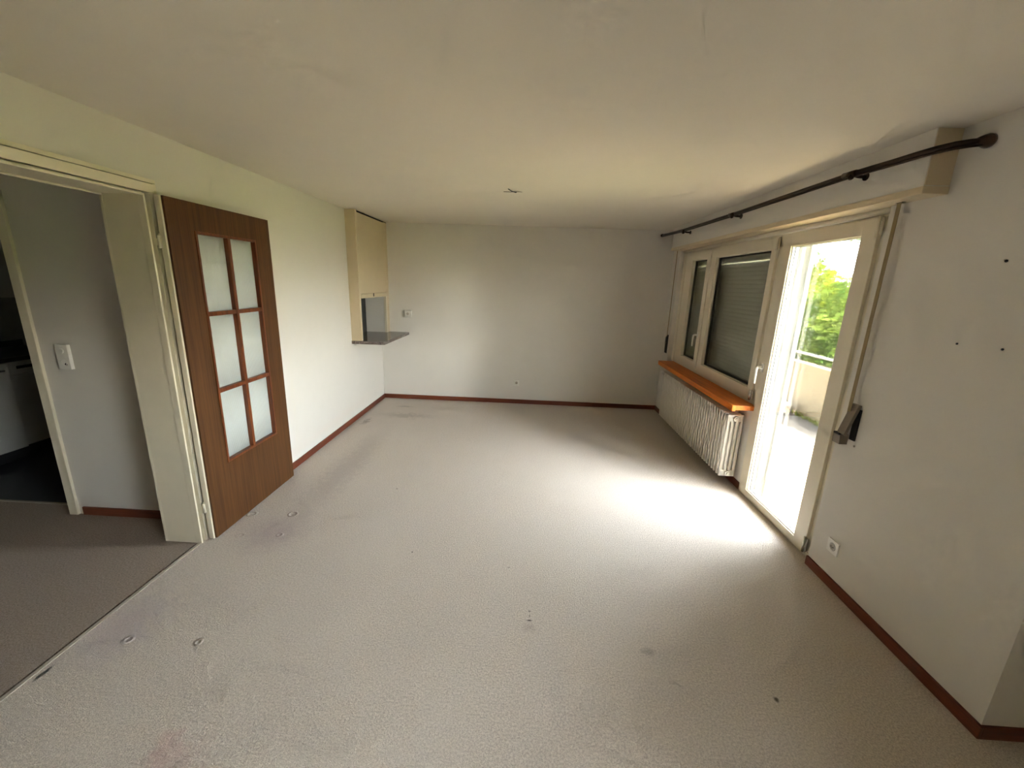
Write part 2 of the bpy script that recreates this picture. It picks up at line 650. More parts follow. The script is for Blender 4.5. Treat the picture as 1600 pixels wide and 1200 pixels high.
# doorway lining (steel frame) : reveal, stop bead, casing strips
fr = thing('trim_4', (0, 2.43, 0), 'cream painted steel door frame around the open doorway', 'door frame', kind='structure')
obj('reveal', box(box(box(B(), -.205, -.014, 2.400, 2.432, 0, 2.0675), -.205, -.014, 0.72, 0.752, 0, 2.0675), -.205, -.014, 0.72, 2.432, 2.068, 2.132), 'frame_enamel', fr)
bm = B()
box(bm, -.016, .022, 2.396, 2.407, 0, 2.0615, .002)
box(bm, -.016, .022, 0.745, 0.756, 0, 2.0615, .002)
box(bm, -.016, .022, 0.746, 2.406, 2.062, 2.074, .002)
obj('stop_bead', bm, 'frame_enamel', fr)
bm = B()
box(bm, -.016, .024, 2.430, 2.466, 0, 2.0815, .003)
box(bm, -.016, .024, 0.686, 0.722, 0, 2.0815, .003)
box(bm, -.002, .024, 0.686, 2.466, 2.082, 2.127, .003)
obj('casing', bm, 'frame_enamel', fr)
bm = B()
box(bm, -.002, .016, 2.472, 2.490, 0, 2.1315, .002)
box(bm, -.002, .016, 0.662, 0.680, 0, 2.1315, .002)
box(bm, -.002, .016, 0.662, 2.490, 2.132, 2.152, .002)
obj('outer_strip', bm, 'frame_enamel', fr)
bm = B()
box(bm, -.222, -.2052, 2.40, 2.46, 0, 2.0595, .003)
box(bm, -.222, -.2052, 0.69, 0.752, 0, 2.0595, .003)
box(bm, -.222, -.2052, 0.69, 2.46, 2.06, 2.12, .003)
obj('hall_casing', bm, 'frame_enamel', fr)
for z in (1.838, 0.232):
    hb = B()
    tube(hb, [(.042, 2.436, z - .034), (.042, 2.436, z + .030)], .0125, 12)
    box(hb, .020, .042, 2.430, 2.446, z - .022, z + .016, .002)
    hg = obj('hinge', hb, 'frame_enamel', fr)
    obj('hinge_pin', tube(B(), [(.042, 2.436, z + .028), (.042, 2.436, z + .042)], [.010, .005], 10), 'frame_enamel', hg)

# kitchen doorway jamb
fk = thing('trim_5', (-1.09, YK + .05, 0), 'cream door jamb of the kitchen doorway in the hall', 'door frame', kind='structure')
bm = B()
box(bm, -1.115, -1.055, YK - .018, YK + .12, 0, 2.11, .004)
obj('jamb', bm, 'frame_enamel', fk)
bm = B()
box(bm, -1.985, -1.925, YK - .018, YK + .12, 0, 2.11, .004)
obj('jamb', bm, 'frame_enamel', fk)
obj('head', bx(-1.985, -1.055, YK - .018, YK + .12, 2.06, 2.12, .004), 'frame_enamel', fk)

# ================================================================== INTERIOR DOOR LEAF (open, flat against the wall)
DX0, DX1 = .046, .086
DY0, DY1, DZ0, DZ1 = 2.445, 3.335, 0.012, 2.072
PY0, PY1, PZ0, PZ1 = 2.628, 3.163, 0.462, 1.912
dl = thing('door_1', (.066, DY0, 0), 'brown wooden door with six reeded glass panes standing open against the left wall', 'door', kind='structure')
bm = B()
box(bm, DX0, DX1, DY0, PY0, DZ0, DZ1)
box(bm, DX0, DX1, PY1, DY1, DZ0, DZ1)
box(bm, DX0, DX1, PY0, PY1, DZ0, PZ0)
box(bm, DX0, DX1, PY0, PY1, PZ1, DZ1)
obj('door_panel', bm, 'door_veneer', dl)
obj('edge_strip', bx(DX0 - .002, DX1 - .012, DY0 - .012, DY0 + .001, DZ0, DZ1, .002), 'frame_enamel', dl)
obj('glazing_frame', frame(PY0 - .004, PY1 + .004, PZ0 - .004, PZ1 + .004, (.016, .016, .016, .016), DX0 + .004, DX1 + .005, .002), 'muntin_wood', dl)
YM = 2.898
obj('muntin', bx(DX0 + .006, DX1 + .003, YM - .013, YM + .013, PZ0, PZ1, .003), 'muntin_wood', dl)
ZM = [1.434, 0.946]
for z in ZM:
    obj('muntin', bx(DX0 + .006, DX1 + .002, PY0, PY1, z - .013, z + .013, .003), 'muntin_wood', dl)


def reeded(y0, y1, z0, z1, x):
    bm = B()
    pitch = 0.0085
    n = max(4, int((y1 - y0) / pitch)) * 4
    fr_ = []
    for k in range(n + 1):
        y = y0 + (y1 - y0) * k / n
        d = .0016 * abs(math.sin(math.pi * (y - y0) / pitch))
        fr_.append((y, x + .0022 + d))
    a = [(bm.verts.new((q, y, z0)), bm.verts.new((q, y, z1))) for y, q in fr_]
    b = [(bm.verts.new((x - .0022, y, z0)), bm.verts.new((x - .0022, y, z1))) for y in (y0, y1)]
    for p, q in zip(a, a[1:]):
        f = bm.faces.new((p[0], q[0], q[1], p[1]))
        f.smooth = True
    bm.faces.new((b[0][0], b[0][1], b[1][1], b[1][0]))
    bm.faces.new((b[0][0], a[0][0], a[0][1], b[0][1]))
    bm.faces.new((b[1][0], b[1][1], a[-1][1], a[-1][0]))
    bm.faces.new([p[0] for p in reversed(a)] + [b[0][0], b[1][0]])
    bm.faces.new([p[1] for p in a] + [b[1][1], b[0][1]])
    return bm


rows = [(ZM[0] + .013, PZ1 - .012), (ZM[1] + .013, ZM[0] - .013), (PZ0 + .012, ZM[1] - .013)]
for z0, z1 in rows:
    for y0, y1 in ((PY0 + .012, YM - .013), (YM + .013, PY1 - .012)):
        obj('glass_pane', reeded(y0, y1, z0, z1, DX0 + .012), 'reeded_glass', dl)
for z in (1.862, 0.215):
    obj('edge_peg', tube(B(), [(.070, DY1 - .002, z), (.070, DY1 + .016, z + .002), (.070, DY1 + .026, z + .002)], [.006, .005, .002], 8), 'black_rubber', dl)
obj('lock_plate', bx(DX0 + .012, DX1 - .012, DY1 - .001, DY1 + .002, 0.95, 1.15, .001), 'chrome', dl)

# ================================================================== WINDOW
wy0, wy1 = 2.56, 5.60
MX0, MX1 = 3.945, 4.02
win = thing('window_1', (3.97, 4.55, 0.765), 'cream framed two-sash window above the wooden sill with its shutter down', 'window', kind='structure')
bm = B()
box(bm, MX0, MX1, 5.425, wy1, 0.765, 2.15, .004)
box(bm, MX0 - .008, MX1, 5.50, 5.545, 0.765, 2.15, .004)
box(bm, MX0, MX1, 3.505, 3.580, 0.735, 2.15, .004)
box(bm, MX0, MX1, 3.5805, 5.4245, 0.735, 0.815, .004)
box(bm, MX0, MX1, 3.5805, 5.4245, 2.075, 2.15, .004)
obj('fixed_frame', bm, 'window_paint', win)


def sash(parent, y0, y1, z0, z1, w, gask, name='sash'):
    s = obj(name, frame(y0, y1, z0, z1, w, S, S + .062, .004), 'window_paint', parent)
    gw = .018 if gask == 'black_rubber' else .010
    wl, wr, wb, wt = w
    gy0, gy1, gz0, gz1 = y0 + wr, y1 - wl, z0 + wb, z1 - wt
    # stepped glazing bead inside the bars
    obj('glazing_bead', frame(gy0 - .002, gy1 + .002, gz0 - .002, gz1 + .002, (.008, .008, .008, .008), S + .012, S + .030, .002), 'window_paint', s)
    obj('glass_pane', bx(S + .032, S + .056, gy0 - .004, gy1 + .004, gz0 - .004, gz1 + .004), 'window_glass', s)
    obj('gasket', frame(gy0 - .003, gy1 + .003, gz0 - .003, gz1 + .003, (gw, gw, gw, gw), S + .0345, S + .0535, 0), gask, s)
    return s


s1 = sash(win, 4.745, 5.435, 0.80, 2.088, (.20, .095, .088, .084), 'black_rubber')
s2 = sash(win, 3.570, 4.742, 0.80, 2.088, (.122, .070, .092, .084), 'black_rubber')
obj('meeting_strip', bx(S - .012, S, 4.725, 4.775, 0.81, 2.08, .004), 'window_paint', s2)


def lever(parent, y, z, mat, tilt, ln=.125, grp='handle'):
    h = B()
    box(h, S - .010, S, y - .014, y + .014, z - .034, z + .034, .004)
    disc(h, (S, y, z), (-1, 0, 0), .010, .0, .042, 14)
    tube(h, [(S - .040, y, z + .004), (S - .050, y, z - .008), (S - .052, y + tilt * .5, z - ln * .5), (S - .050, y + tilt, z - ln)], [.009, .011, .0095, .008], 12)
    return obj(grp, h, mat, parent, smooth=True)


lever(s1, 4.800, 1.19, 'handle_white', .004)


def hinge(parent, y, z, ln=.085, mat='chrome'):
    h = B()
    tube(h, [(S - .012, y, z - ln / 2), (S - .012, y, z + ln / 2)], .0085, 12)
    box(h, S - .008, S + .004, y - .016, y + .016, z - ln * .42, z + ln * .42, .002)
    return obj('hinge', h, mat, parent, smooth=False)


hinge(s2, 3.560, 2.035, .085, 'window_paint')
hinge(s2, 3.560, 0.845, .085)

# balcony door
bd = thing('door_2', (3.97, 3.03, 0), 'narrow glazed balcony door in a cream frame right of the window', 'door', kind='structure')
bm = B()
box(bm, MX0, MX1, wy0, 2.645, 0, 2.15, .004)
box(bm, MX0 - .012, MX1, wy0, 2.595, 0, 2.15, .004)
box(bm, MX0, MX1, 3.475, 3.504, 0, 2.15, .004)
box(bm, MX0, MX1, 2.6455, 3.4745, 2.08, 2.15, .004)
box(bm, MX0 - .01, MX1, 2.56, 3.504, -.03, 0.03, .003)
obj('fixed_frame', bm, 'window_paint', bd)
d1 = sash(bd, 2.632, 3.500, 0.016, 2.098, (.105, .115, .050, .088), 'spacer_grey')
lever(d1, 3.462, 1.095, 'handle_white', -.006, .13)
hinge(d1, 2.625, 2.045, .11, 'window_paint')
hinge(d1, 2.625, 0.085, .11)
# rounded batten over both frames
bt_ = B()
tube(bt_, [(3.930, 2.56, 2.128), (3.930, 5.55, 2.128)], .022, 14)
tag(obj('trim_6', bt_, 'window_paint'), 'rounded cream batten between shutter box and window frames', 'trim', kind='structure')
# door post outside
po = thing('trim_7', (4.07, 3.5, -.05), 'white post outside between window and balcony door', 'post', kind='structure')
obj('post', bx(4.02, XO, 3.425, 3.60, -.05, 2.16, .004), 'post_grey', po)
obj('guide_rail', bx(4.085, 4.112, 3.408, 3.426, -.03, 2.15, .002), 'post_white', po)
obj('latch', bx(4.052, 4.062, 3.418, 3.426, 1.06, 1.16, .001), 'rail_metal', po)
obj('guide_rail', bx(4.06, 4.112, 3.599, 3.625, .735, 2.15, .002), 'post_white', po)
tag(obj('wall_outer_reveal', bx(4.02, XO, 2.50, 2.56, -.05, 2.14), 'outer_render', origin=(0, 0, 0)), 'pale outside reveal right of the balcony door', 'wall', kind='structure')
tag(obj('trim_9', bx(4.02, XO + .03, 3.63, 5.58, .725, .766, .004), 'rail_metal'), 'metal outside ledge below the window', 'trim', kind='structure')

# roller shutter (down) behind the window
rs = thing('roller_shutter', (4.08, 4.6, .77), 'closed grey-beige roller shutter behind the window panes', 'shutter')
PITCH = 0.042
prof = [(4.078, 0), (4.0725, .010), (4.071, .020), (4.0725, .030), (4.078, .0395), (4.088, .0395), (4.0925, .020), (4.088, 0)]
sb = prism(B(), [(a, b) for a, b in prof], 1, 3.615, 5.585)
slat0 = None
z = .768
k = 0
while z < 2.14:
    gap = 0.0
    if abs(z - 1.916) < .02:
        gap = 1.0
    if slat0 is None:
        slat0 = obj('slat', sb, 'shutter_slat', rs, origin=(4.08, 4.6, 0.0))
        slat0.location = (0, 0, z - .77)
    else:
        c = slat0.copy()
        COL.objects.link(c)
        c.parent = rs
        c.location = (0, 0, z - .77)
    if gap:
        # perforated link under the slat above: small bridges leave a row of light slots
        lk = B()
        zz = z + .0385
        y = 3.615
        while y < 5.58:
            box(lk, 4.078, 4.088, y, y + .022, zz, zz + .0105)
            y += .036
        ln_ = obj('slat_link', lk, 'shutter_slat', rs)
        ln_['kind'] = 'stuff'
        z += .0085
    z += PITCH - .0028
    k += 1

# shutter box above window and door
sbx = thing('shutter_box', (3.85, 3.94, 2.135), 'long cream roller shutter box under the ceiling above window and door', 'shutter box')
BX = 3.785
bm = B()
box(bm, BX, 3.96, 2.255, 5.62, 2.163, 2.3995, .003)
obj('casing', bm, 'wall_paint', sbx)
obj('bottom_rail', bx(BX - .004, 3.955, 2.250, 5.625, 2.134, 2.166, .003), 'hatch_enamel', sbx)
obj('strap_slot', bx(3.855, 3.87, 2.43, 2.475, 2.1335, 2.1345), 'dark_hole', sbx)
obj('end_panel', bx(BX + .002, W - .001, 2.2515, 2.256, 2.17, 2.398), 'hatch_enamel', sbx)

# window sill
ws = thing('window_sill', (3.85, 4.5, .725), 'orange-brown varnished wooden sill over the radiator', 'window sill')
obj('board', bx(3.750, 3.9445, 3.485, 5.50, .7265, .7675, .005), 'sill_wood', ws)
obj('front_lip', bx(3.752, 3.778, 3.487, 5.498, .716, .728, .003), 'sill_wood', ws)

# radiator --------------------------------------------------------------------
rx0, rx1, rz0, rz1 = 3.782, 3.918, .085, .655
rad = thing('radiator', (3.85, 4.45, 0), 'white column radiator below the wooden window sill', 'radiator')


def section():
    bm = B()
    hw = .0108
    n = 4
    cw = .0245
    gapw = (rx1 - rx0 - n * cw) / (n - 1)
    for i in range(n):
        x = rx0 + i * (cw + gapw)
        box(bm, x, x + cw, -hw, hw, rz0 + .012, rz1 - .012, .0098, 3)
    for z0, z1 in ((rz0, rz0 + .062), (rz1 - .062, rz1)):
        box(bm, rx0, rx1, -hw, hw, z0, z1, .0098, 3)
    for zc in (rz0 + .034, rz1 - .034):
        disc(bm, ((rx0 + rx1) / 2, 0, zc), (0, 1, 0), .020, -.026, .026, 14)
    for f in bm.faces:
        f.smooth = False
    bmesh.ops.translate(bm, verts=bm.verts, vec=(-3.85, 0, 0))
    return bm


me0 = None
NSEC, PIT = 35, .0505
for i in range(NSEC):
    y = 3.600 + i * PIT
    if me0 is None:
        s0 = obj('radiator_section', section(), 'radiator_enamel', None, origin=(0, 0, 0))
        me0 = s0.data
        o = s0
    else:
        o = bpy.data.objects.new('radiator_section', me0)
        COL.objects.link(o)
    o.parent = rad
    o.location = (0, y - 4.45, 0)
xc = (rx0 + rx1) / 2
for zc in (rz1 - .034, rz0 + .034):
    pb = B()
    disc(pb, (xc, 3.583, zc), (0, -1, 0), .024, 0, .012, 20, .003)
    disc(pb, (xc, 3.571, zc), (0, -1, 0), .013, 0, .008, 6)
    obj('end_plug', pb, 'radiator_enamel', rad)
pl = B()
tube(pl, [(xc, 5.32, rz1 - .034), (xc, 5.43, rz1 - .034)], .012, 12)
tube(pl, [(xc, 5.40, rz1 - .034), (xc + .03, 5.40, rz1 - .05), (3.935, 5.40, rz1 - .06), (3.944, 5.40, rz1 - .06)], .009, 10)
obj('supply_pipe', pl, 'radiator_enamel', rad)
vb = B()
tube(vb, [(3.815, 5.43, .622), (3.815, 5.435, .622), (3.815, 5.49, .622), (3.815, 5.50, .622)], [.016, .024, .022, .016], 16)
tube(vb, [(xc, 5.43, .622), (3.815, 5.45, .622)], .010, 10)
obj('valve_head', vb, 'handle_white', rad, smooth=True)
for y in (3.95, 4.95):
    for zb in (.16, .56):
        obj('wall_bracket', bx(xc - .05, 3.944, y + .020, y + .030, zb, zb + .03), 'radiator_enamel', rad)

# curtain rod -------------------------------------------------------------------
cr = thing('curtain_rod', (3.72, 4.0, 2.29), 'dark bronze curtain rod running along the shutter box and curving to the wall', 'curtain rod')
pts = [(3.703, 5.79, 2.333), (3.712, 5.0, 2.311), (3.715, 3.92, 2.302), (3.715, 2.9, 2.301), (3.715, 2.60, 2.301), (3.722, 2.50, 2.300), (3.733, 2.41, 2.300),
       (3.742, 2.335, 2.301), (3.750, 2.265, 2.302), (3.762, 2.205, 2.303), (3.785, 2.155, 2.304), (3.820, 2.128, 2.306), (3.860, 2.122, 2.309), (3.884, 2.124, 2.311)]
obj('rod', tube(B(), pts, .0115, 12), 'bronze_rod', cr)
obj('inner_rail', tube(B(), [(a - .002, b - .004, c - .017) for a, b, c in pts[:-1]], .006, 8), 'bronze_rod', cr)
obj('end_cap', tube(B(), [(3.703, 5.775, 2.333), (3.703, 5.79, 2.333), (3.703, 5.81, 2.333), (3.703, 5.82, 2.333)], [.013, .019, .018, .010], 14), 'bronze_rod', cr, smooth=True)
obj('wall_rosette', tube(B(), [(3.842, 2.123, 2.308), (3.862, 2.123, 2.309), (3.880, 2.125, 2.310), (3.8945, 2.127, 2.311)], [.014, .022, .028, .027], 18), 'bronze_rod', cr, smooth=True)
for y in (5.06, 3.94, 2.63):
    xr = 3.714
    b_ = B()
    tube(b_, [(BX - .001, y - .02, 2.285), (3.745, y - .02, 2.285), (xr, y - .02, 2.290)], [.009, .008, .008], 12)
    disc(b_, (BX - .001, y - .02, 2.285), (-1, 0, 0), .019, 0, .007, 16)
    tube(b_, [(xr - .002, y - .045, 2.298), (xr - .002, y + .045, 2.302)], .0155, 12)
    tube(b_, [(xr - .004, y - .02, 2.300), (xr - .010, y - .02, 2.276), (xr - .010, y - .02, 2.268)], [.010, .014, .006], 12)
    obj('bracket', b_, 'bronze_rod', cr)

# shutter strap winders -----------------------------------------------------------
bw = thing('strap_winder', (3.86, 2.45, .84), 'grey metal shutter strap winder tilted off the wall beside the balcony door', 'strap winder')
obj('strap', bx(3.861, 3.8635, 2.447, 2.470, .92, 2.134), 'strap_cloth', bw)
b_ = B()
box(b_, W - .010, W - .0005, 2.408, 2.445, .89, 1.07, .002)
obj('gap_shade_plate', b_, 'black_rubber', bw)  # black plate paints in the shaded gap between tilted housing and wall
b_ = B()
prism(b_, [(W - .004, 1.094), (W - .022, 1.094), (W - .066, .925), (W - .052, .914)], 1, 2.415, 2.466)
obj('housing', b_, 'winder_grey', bw)
b_ = B()
prism(b_, [(W - .016, .915), (W - .064, .915), (W - .060, .858), (W - .016, .858)], 1, 2.440, 2.494)
obj('strap_guide', b_, 'winder_grey', bw)
obj('slot', bx(W - .0675, W - .040, 2.445, 2.488, .911, .921), 'black_rubber', bw)
obj('screw', disc(B(), (W, 2.405, .862), (-1, 0, 0), .006, 0, .003, 10), 'chrome', bw)

b2 = thing('strap_winder', (3.88, 5.62, .80), 'slim dark shutter strap winder at the far end of the window', 'strap winder')
obj('strap', bx(3.875, 3.8775, 5.655, 5.675, 1.06, 2.14), 'strap_cloth', b2)
b_ = B()
prism(b_, [(W - .001, .84), (W - .026, .85), (W - .030, 1.05), (W - .012, 1.085), (W - .001, 1.085)], 1, 5.650, 5.680)
obj('housing', b_, 'black_rubber', b2)
obj('strap_guide', bx(W - .034, W - .022, 5.653, 5.677, .97, .99, .002), 'winder_grey', b2)

# ================================================================== SERVING HATCH
sh = thing('serving_hatch', (.06, 5.34, .965), 'beige sliding serving hatch box in the far left corner', 'serving hatch')
hx = .118
bm = B()
box(bm, 0, hx, 4.852, HY0, .966, 2.3995, .002)
box(bm, 0, hx, HY1, L - .001, .966, 2.3995, .002)
box(bm, 0, hx - .022, HY0, HY1, HZ1 + .012, 2.3995)
obj('surround', bm, 'hatch_enamel', sh)
pn = obj('sliding_panel', bx(hx - .018, hx - .002, HY0 + .004, HY1 + .03, HZ1 + .052, 2.378, .002), 'hatch_enamel', sh)
obj('top_gap', bx(hx - .02, hx + .0005, HY0, L - .002, 2.384, 2.392), 'dark_hole', sh)
rl = obj('bottom_rail', bx(hx - .020, hx + .004, HY0 + .002, HY1 + .012, HZ1, HZ1 + .048, .003), 'hatch_enamel', sh)
obj('finger_pull', box(B(), hx + .003, hx + .006, 5.262, 5.290, HZ1 + .012, HZ1 + .050, .002), 'black_rubber', rl)
obj('jamb_strip', bx(hx - .03, hx + .002, HY1 - .018, HY1 + .006, .966, HZ1, .002), 'frame_enamel', sh)
obj('opening_lining', box(box(B(), -T, hx - .03, HY1 - .008, HY1 + .004, .966, HZ1), -T, .0, HY0, HY1, HZ1 - .006, HZ1 + .004), 'wall_paint', sh)
ct = thing('stone_counter', (.19, 5.34, .93), 'speckled dark stone counter slab under the serving hatch', 'counter')
bm = B()
box(bm, .0005, .386, 4.840, L - .0005, .931, .965, .003)
box(bm, -T + .001, .0005, HY0 + .001, HY1 - .001, .931, .965)
obj('slab', bm, 'counter_stone', ct)
obj('support_rail', bx(.001, .03, 4.90, L - .02, .905, .931, .002), 'wall_paint', ct)


# ================================================================== SOCKETS AND SWITCHES
def socket_right(y, z, label):
    t_ = thing('wall_socket', (W, y, z), label, 'socket')
    h = .041
    obj('plate', bx(W - .010, W - .0005, y - h, y + h, z - h, z + h, .003), 'switch_plastic', t_)
    obj('insert', ringband(B(), (W, y, z), (-1, 0, 0), .019, .0215, .009, .0125), 'switch_plastic', t_)
    obj('recess', disc(B(), (W, y, z), (-1, 0, 0), .019, .009, .0105), 'threshold_strip', t_)
    for dy, dz in ((-.0085, 0), (.0085, 0), (0, -.005)):
        obj('pin_hole', disc(B(), (W, y + dy, z + dz), (-1, 0, 0), .0032, .010, .0115, 10), 'dark_hole', t_)
    obj('groove', ringband(B(), (W, y, z), (-1, 0, 0), .0217, .0236, .0095, .0107), 'dark_hole', t_)


socket_right(2.372, .243, 'square white socket on the right wall just above the baseboard')

t_ = thing('wall_socket', (1.91, L, .304), 'small white square socket low in the middle of the far wall', 'socket')
h = .042
obj('plate', bx(1.91 - h, 1.91 + h, L - .009, L - .0005, .304 - h, .304 + h, .003), 'switch_plastic', t_)
obj('insert', ringband(B(), (1.91, L, .304), (0, -1, 0), .019, .022, .008, .0115), 'switch_plastic', t_)
obj('recess', disc(B(), (1.91, L, .304), (0, -1, 0), .019, .008, .0095), 'threshold_strip', t_)
for dx, dz in ((-.0085, 0), (.0085, 0), (0, -.005)):
    obj('pin_hole', disc(B(), (1.91 + dx, L, .304 + dz), (0, -1, 0), .0032, .009, .0105, 10), 'dark_hole', t_)

t_ = thing('wall_socket', (.385, L, 1.22), 'boxy white surface socket on the far wall just above the stone counter', 'socket')
obj('plate', bx(.385 - .046, .385 + .046, L - .034, L - .0005, 1.22 - .046, 1.22 + .046, .005), 'switch_plastic', t_)
obj('insert', ringband(B(), (.380, L, 1.22), (0, -1, 0), .019, .022, .033, .0365), 'switch_plastic', t_)
obj('recess', disc(B(), (.380, L, 1.22), (0, -1, 0), .019, .033, .0345), 'threshold_strip', t_)

t_ = thing('light_switch', (-.89, YK, 1.13), 'tall cream double plate with switch and socket on the hall wall', 'switch')
obj('plate', bx(-.932, -.850, YK - .022, YK - .0005, 1.052, 1.212, .004), 'switch_plastic', t_)
obj('button', disc(B(), (-.891, YK, 1.172), (0, -1, 0), .017, .021, .027, 20, .003), 'switch_plastic', t_)
obj('insert', ringband(B(), (-.891, YK, 1.094), (0, -1, 0), .017, .021, .021, .025), 'switch_plastic', t_)
obj('pin_hole', disc(B(), (-.878, YK, 1.086), (0, -1, 0), .008, .020, .0235, 12), 'dark_hole', t_)
obj('recess', disc(B(), (-.891, YK, 1.094), (0, -1, 0), .017, .020, .0225, 20), 'switch_plastic', t_)

# nails / holes left in the right wall
for y, z, r, lab in ((1.930, 1.831, .0055, 'small dark nail high on the right wall, topmost of three'),
                     (2.022, 1.494, .0045, 'small dark nail on the right wall nearer the balcony door'),
                     (1.848, 1.497, .0045, 'small dark nail on the right wall below the topmost one')):
    b_ = B()
    disc(b_, (W, y, z), (-1, 0, 0), r, -.001, .004, 10, .001)
    disc(b_, (W, y, z), (-1, 0, 0), r * .5, -.012, -.001, 8)
    tag(obj('nail', b_, 'black_rubber', origin=(W, y, z)), lab, 'nail', 'nails in the right wall')

# stub of the removed ceiling lamp
cw_ = thing('ceiling_wire', (1.884, 3.765, 2.40), 'bare wire ends left in the middle of the ceiling', 'wire')
obj('wire', tube(B(), [(1.905, 3.77, 2.4), (1.900, 3.765, 2.392), (1.870, 3.72, 2.390), (1.850, 3.68, 2.394), (1.842, 3.66, 2.396)], [.004, .004, .003, .003, .002], 8), 'black_rubber', cw_)
obj('wire', tube(B(), [(1.900, 3.77, 2.399), (1.86, 3.772, 2.396), (1.80, 3.775, 2.397)], [.004, .0025, .002], 8), 'winder_grey', cw_)
obj('wire', tube(B(), [(1.905, 3.77, 2.399), (1.935, 3.75, 2.394), (1.95, 3.77, 2.397)], [.003, .003, .002], 8), 'threshold_strip', cw_)
obj('patch', disc(B(), (1.905, 3.77, 2.4), (0, 0, -1), .022, 0, .0025, 16), 'threshold_strip', cw_)

# ================================================================== KITCHEN GLIMPSE
kc = thing('kitchen_cabinet', (-2.72, 3.10, 0), 'pale kitchen base cabinet seen through the hall doorway', 'cabinet')
obj('body', bx(-3.0, -2.44, 2.76, 3.46, .10, .87), 'kitchen_front', kc)
dr = obj('door', bx(-2.44, -2.42, 2.765, 3.455, .105, .865, .003), 'kitchen_front', kc)
obj('handle', bx(-2.419, -2.408, 2.80, 3.42, .80, .815, .002), 'chrome', dr)
obj('plinth', bx(-2.98, -2.47, 2.76, 3.46, 0, .10), 'black_plinth', kc)
dw = thing('dishwasher', (-2.75, 3.77, 0), 'grey-white dishwasher with a dark grip slot in the kitchen', 'dishwasher')
obj('body', bx(-3.0, -2.47, 3.465, 4.065, .10, .87), 'kitchen_front', dw)
obj('door', bx(-2.47, -2.45, 3.468, 4.062, .11, .745, .003), 'kitchen_front', dw)
cp = obj('control_panel', bx(-2.47, -2.447, 3.468, 4.062, .755, .866, .003), 'kitchen_front', dw)
obj('grip_slot', bx(-2.4475, -2.446, 3.53, 4.00, .80, .825), 'dark_hole', cp)
obj('plinth', bx(-2.98, -2.53, 3.465, 4.065, 0, .10), 'black_plinth', dw)
kw = thing('kitchen_worktop', (-2.72, 3.45, .875), 'dark worktop above cabinet and dishwasher', 'worktop')
obj('slab', bx(-3.05, -2.40, 2.75, 4.07, .875, .912, .003), 'worktop_dark', kw)
obj('back_upstand', bx(-3.05, -3.03, 2.75, 4.07, .912, .97), 'worktop_dark', kw)
uc = thing('wall_cupboard', (-2.85, 3.4, 1.40), 'pale wall cupboard above the dark kitchen worktop', 'cupboard')
obj('body', bx(-3.05, -2.72, 2.76, 4.07, 1.405, 2.1), 'kitchen_front', uc)
obj('door', bx(-2.72, -2.70, 2.765, 3.41, 1.40, 2.1, .003), 'kitchen_front', uc)
obj('door', bx(-2.72, -2.70, 3.415, 4.065, 1.40, 2.1, .003), 'kitchen_front', uc)
tag(obj('wall_kitchen', bx(XK, -3.05, 2.74, L, 0, H), 'kitchen_tile', origin=(0, 0, 0)), 'grey backsplash wall of the kitchen', 'wall', kind='structure')
ov = thing('kitchen_shade_unit', (-.49, 5.7, 0), 'added dark unit standing for the unlit kitchen behind the hatch', 'filler')
obj('body', bx(-.80, -T - .004, 5.60, L - .005, 0, 1.9, .004), 'black_plinth', ov)  # dark body added so the hatch slit reads as unlit kitchen
obj('door', bx(-.78, -.20, 5.585, 5.60, .5, 1.05, .003), 'worktop_dark', ov)
obj('handle', tube(B(), [(-.75, 5.57, 1.0), (-.23, 5.57, 1.0)], .008, 10), 'chrome', ov)

# ================================================================== TERRACE
tag(obj('floor_terrace', bx(XO - .13, 5.42, -6, 12, -.20, -.05), 'terrace_concrete', origin=(0, 0, 0)), 'sunlit beige terrace slab outside the balcony door', 'terrace', kind='structure')
tag(obj('trim_8', bx(5.42, 5.47, -6, 12, -.20, -.03, .004), 'post_white'), 'pale kerb between terrace slab and gravel strip', 'kerb', kind='structure')
tag(obj('floor_gravel', bx(5.47, 6.10, -6, 12, -.20, -.06), 'gravel_grey', origin=(0, 0, 0)), 'grey gravel strip in front of the parapet', 'gravel', kind='structure')
tag(obj('wall_parapet', bx(6.10, 6.24, -6, 12, -.9, .675, .006), 'parapet_render', origin=(0, 0, 0)), 'cream rendered parapet wall around the terrace', 'parapet', kind='structure')
tag(obj('ceiling_terrace', bx(XO + .001, 5.30, -6, 12, 2.45, 2.62), 'outer_render', origin=(0, 0, 0)), 'pale slab of the balcony above, roofing the inner terrace', 'ceiling', kind='structure')
rl_ = thing('railing', (6.17, 6.8, .675), 'pale metal pipe rail on top of the parapet', 'railing')
obj('pipe', tube(B(), [(6.17, -6, .805), (6.17, 12, .805)], .017, 12), 'rail_metal', rl_)
for i in range(12):
    y = -5.2 + i * 1.5
    obj('post', tube(B(), [(6.17, y, .67), (6.17, y, .80)], .012, 10), 'rail_metal', rl_)
pb_ = thing('concrete_block', (5.75, 6.32, -.06), 'white concrete block standing on the gravel by the parapet', 'block')
obj('block', bx(5.24, 5.92, 6.16, 6.46, -.06, .06, .008), 'post_white', pb_)
obj('cap', bx(5.22, 5.94, 6.14, 6.48, .06, .10, .008), 'post_white', pb_)
tag(obj('ground', bx(6.24, 60, -30, 60, -1.1, -.9), 'grass_ground', origin=(0, 0, 0)), 'green ground beyond the terrace', 'ground', kind='structure')


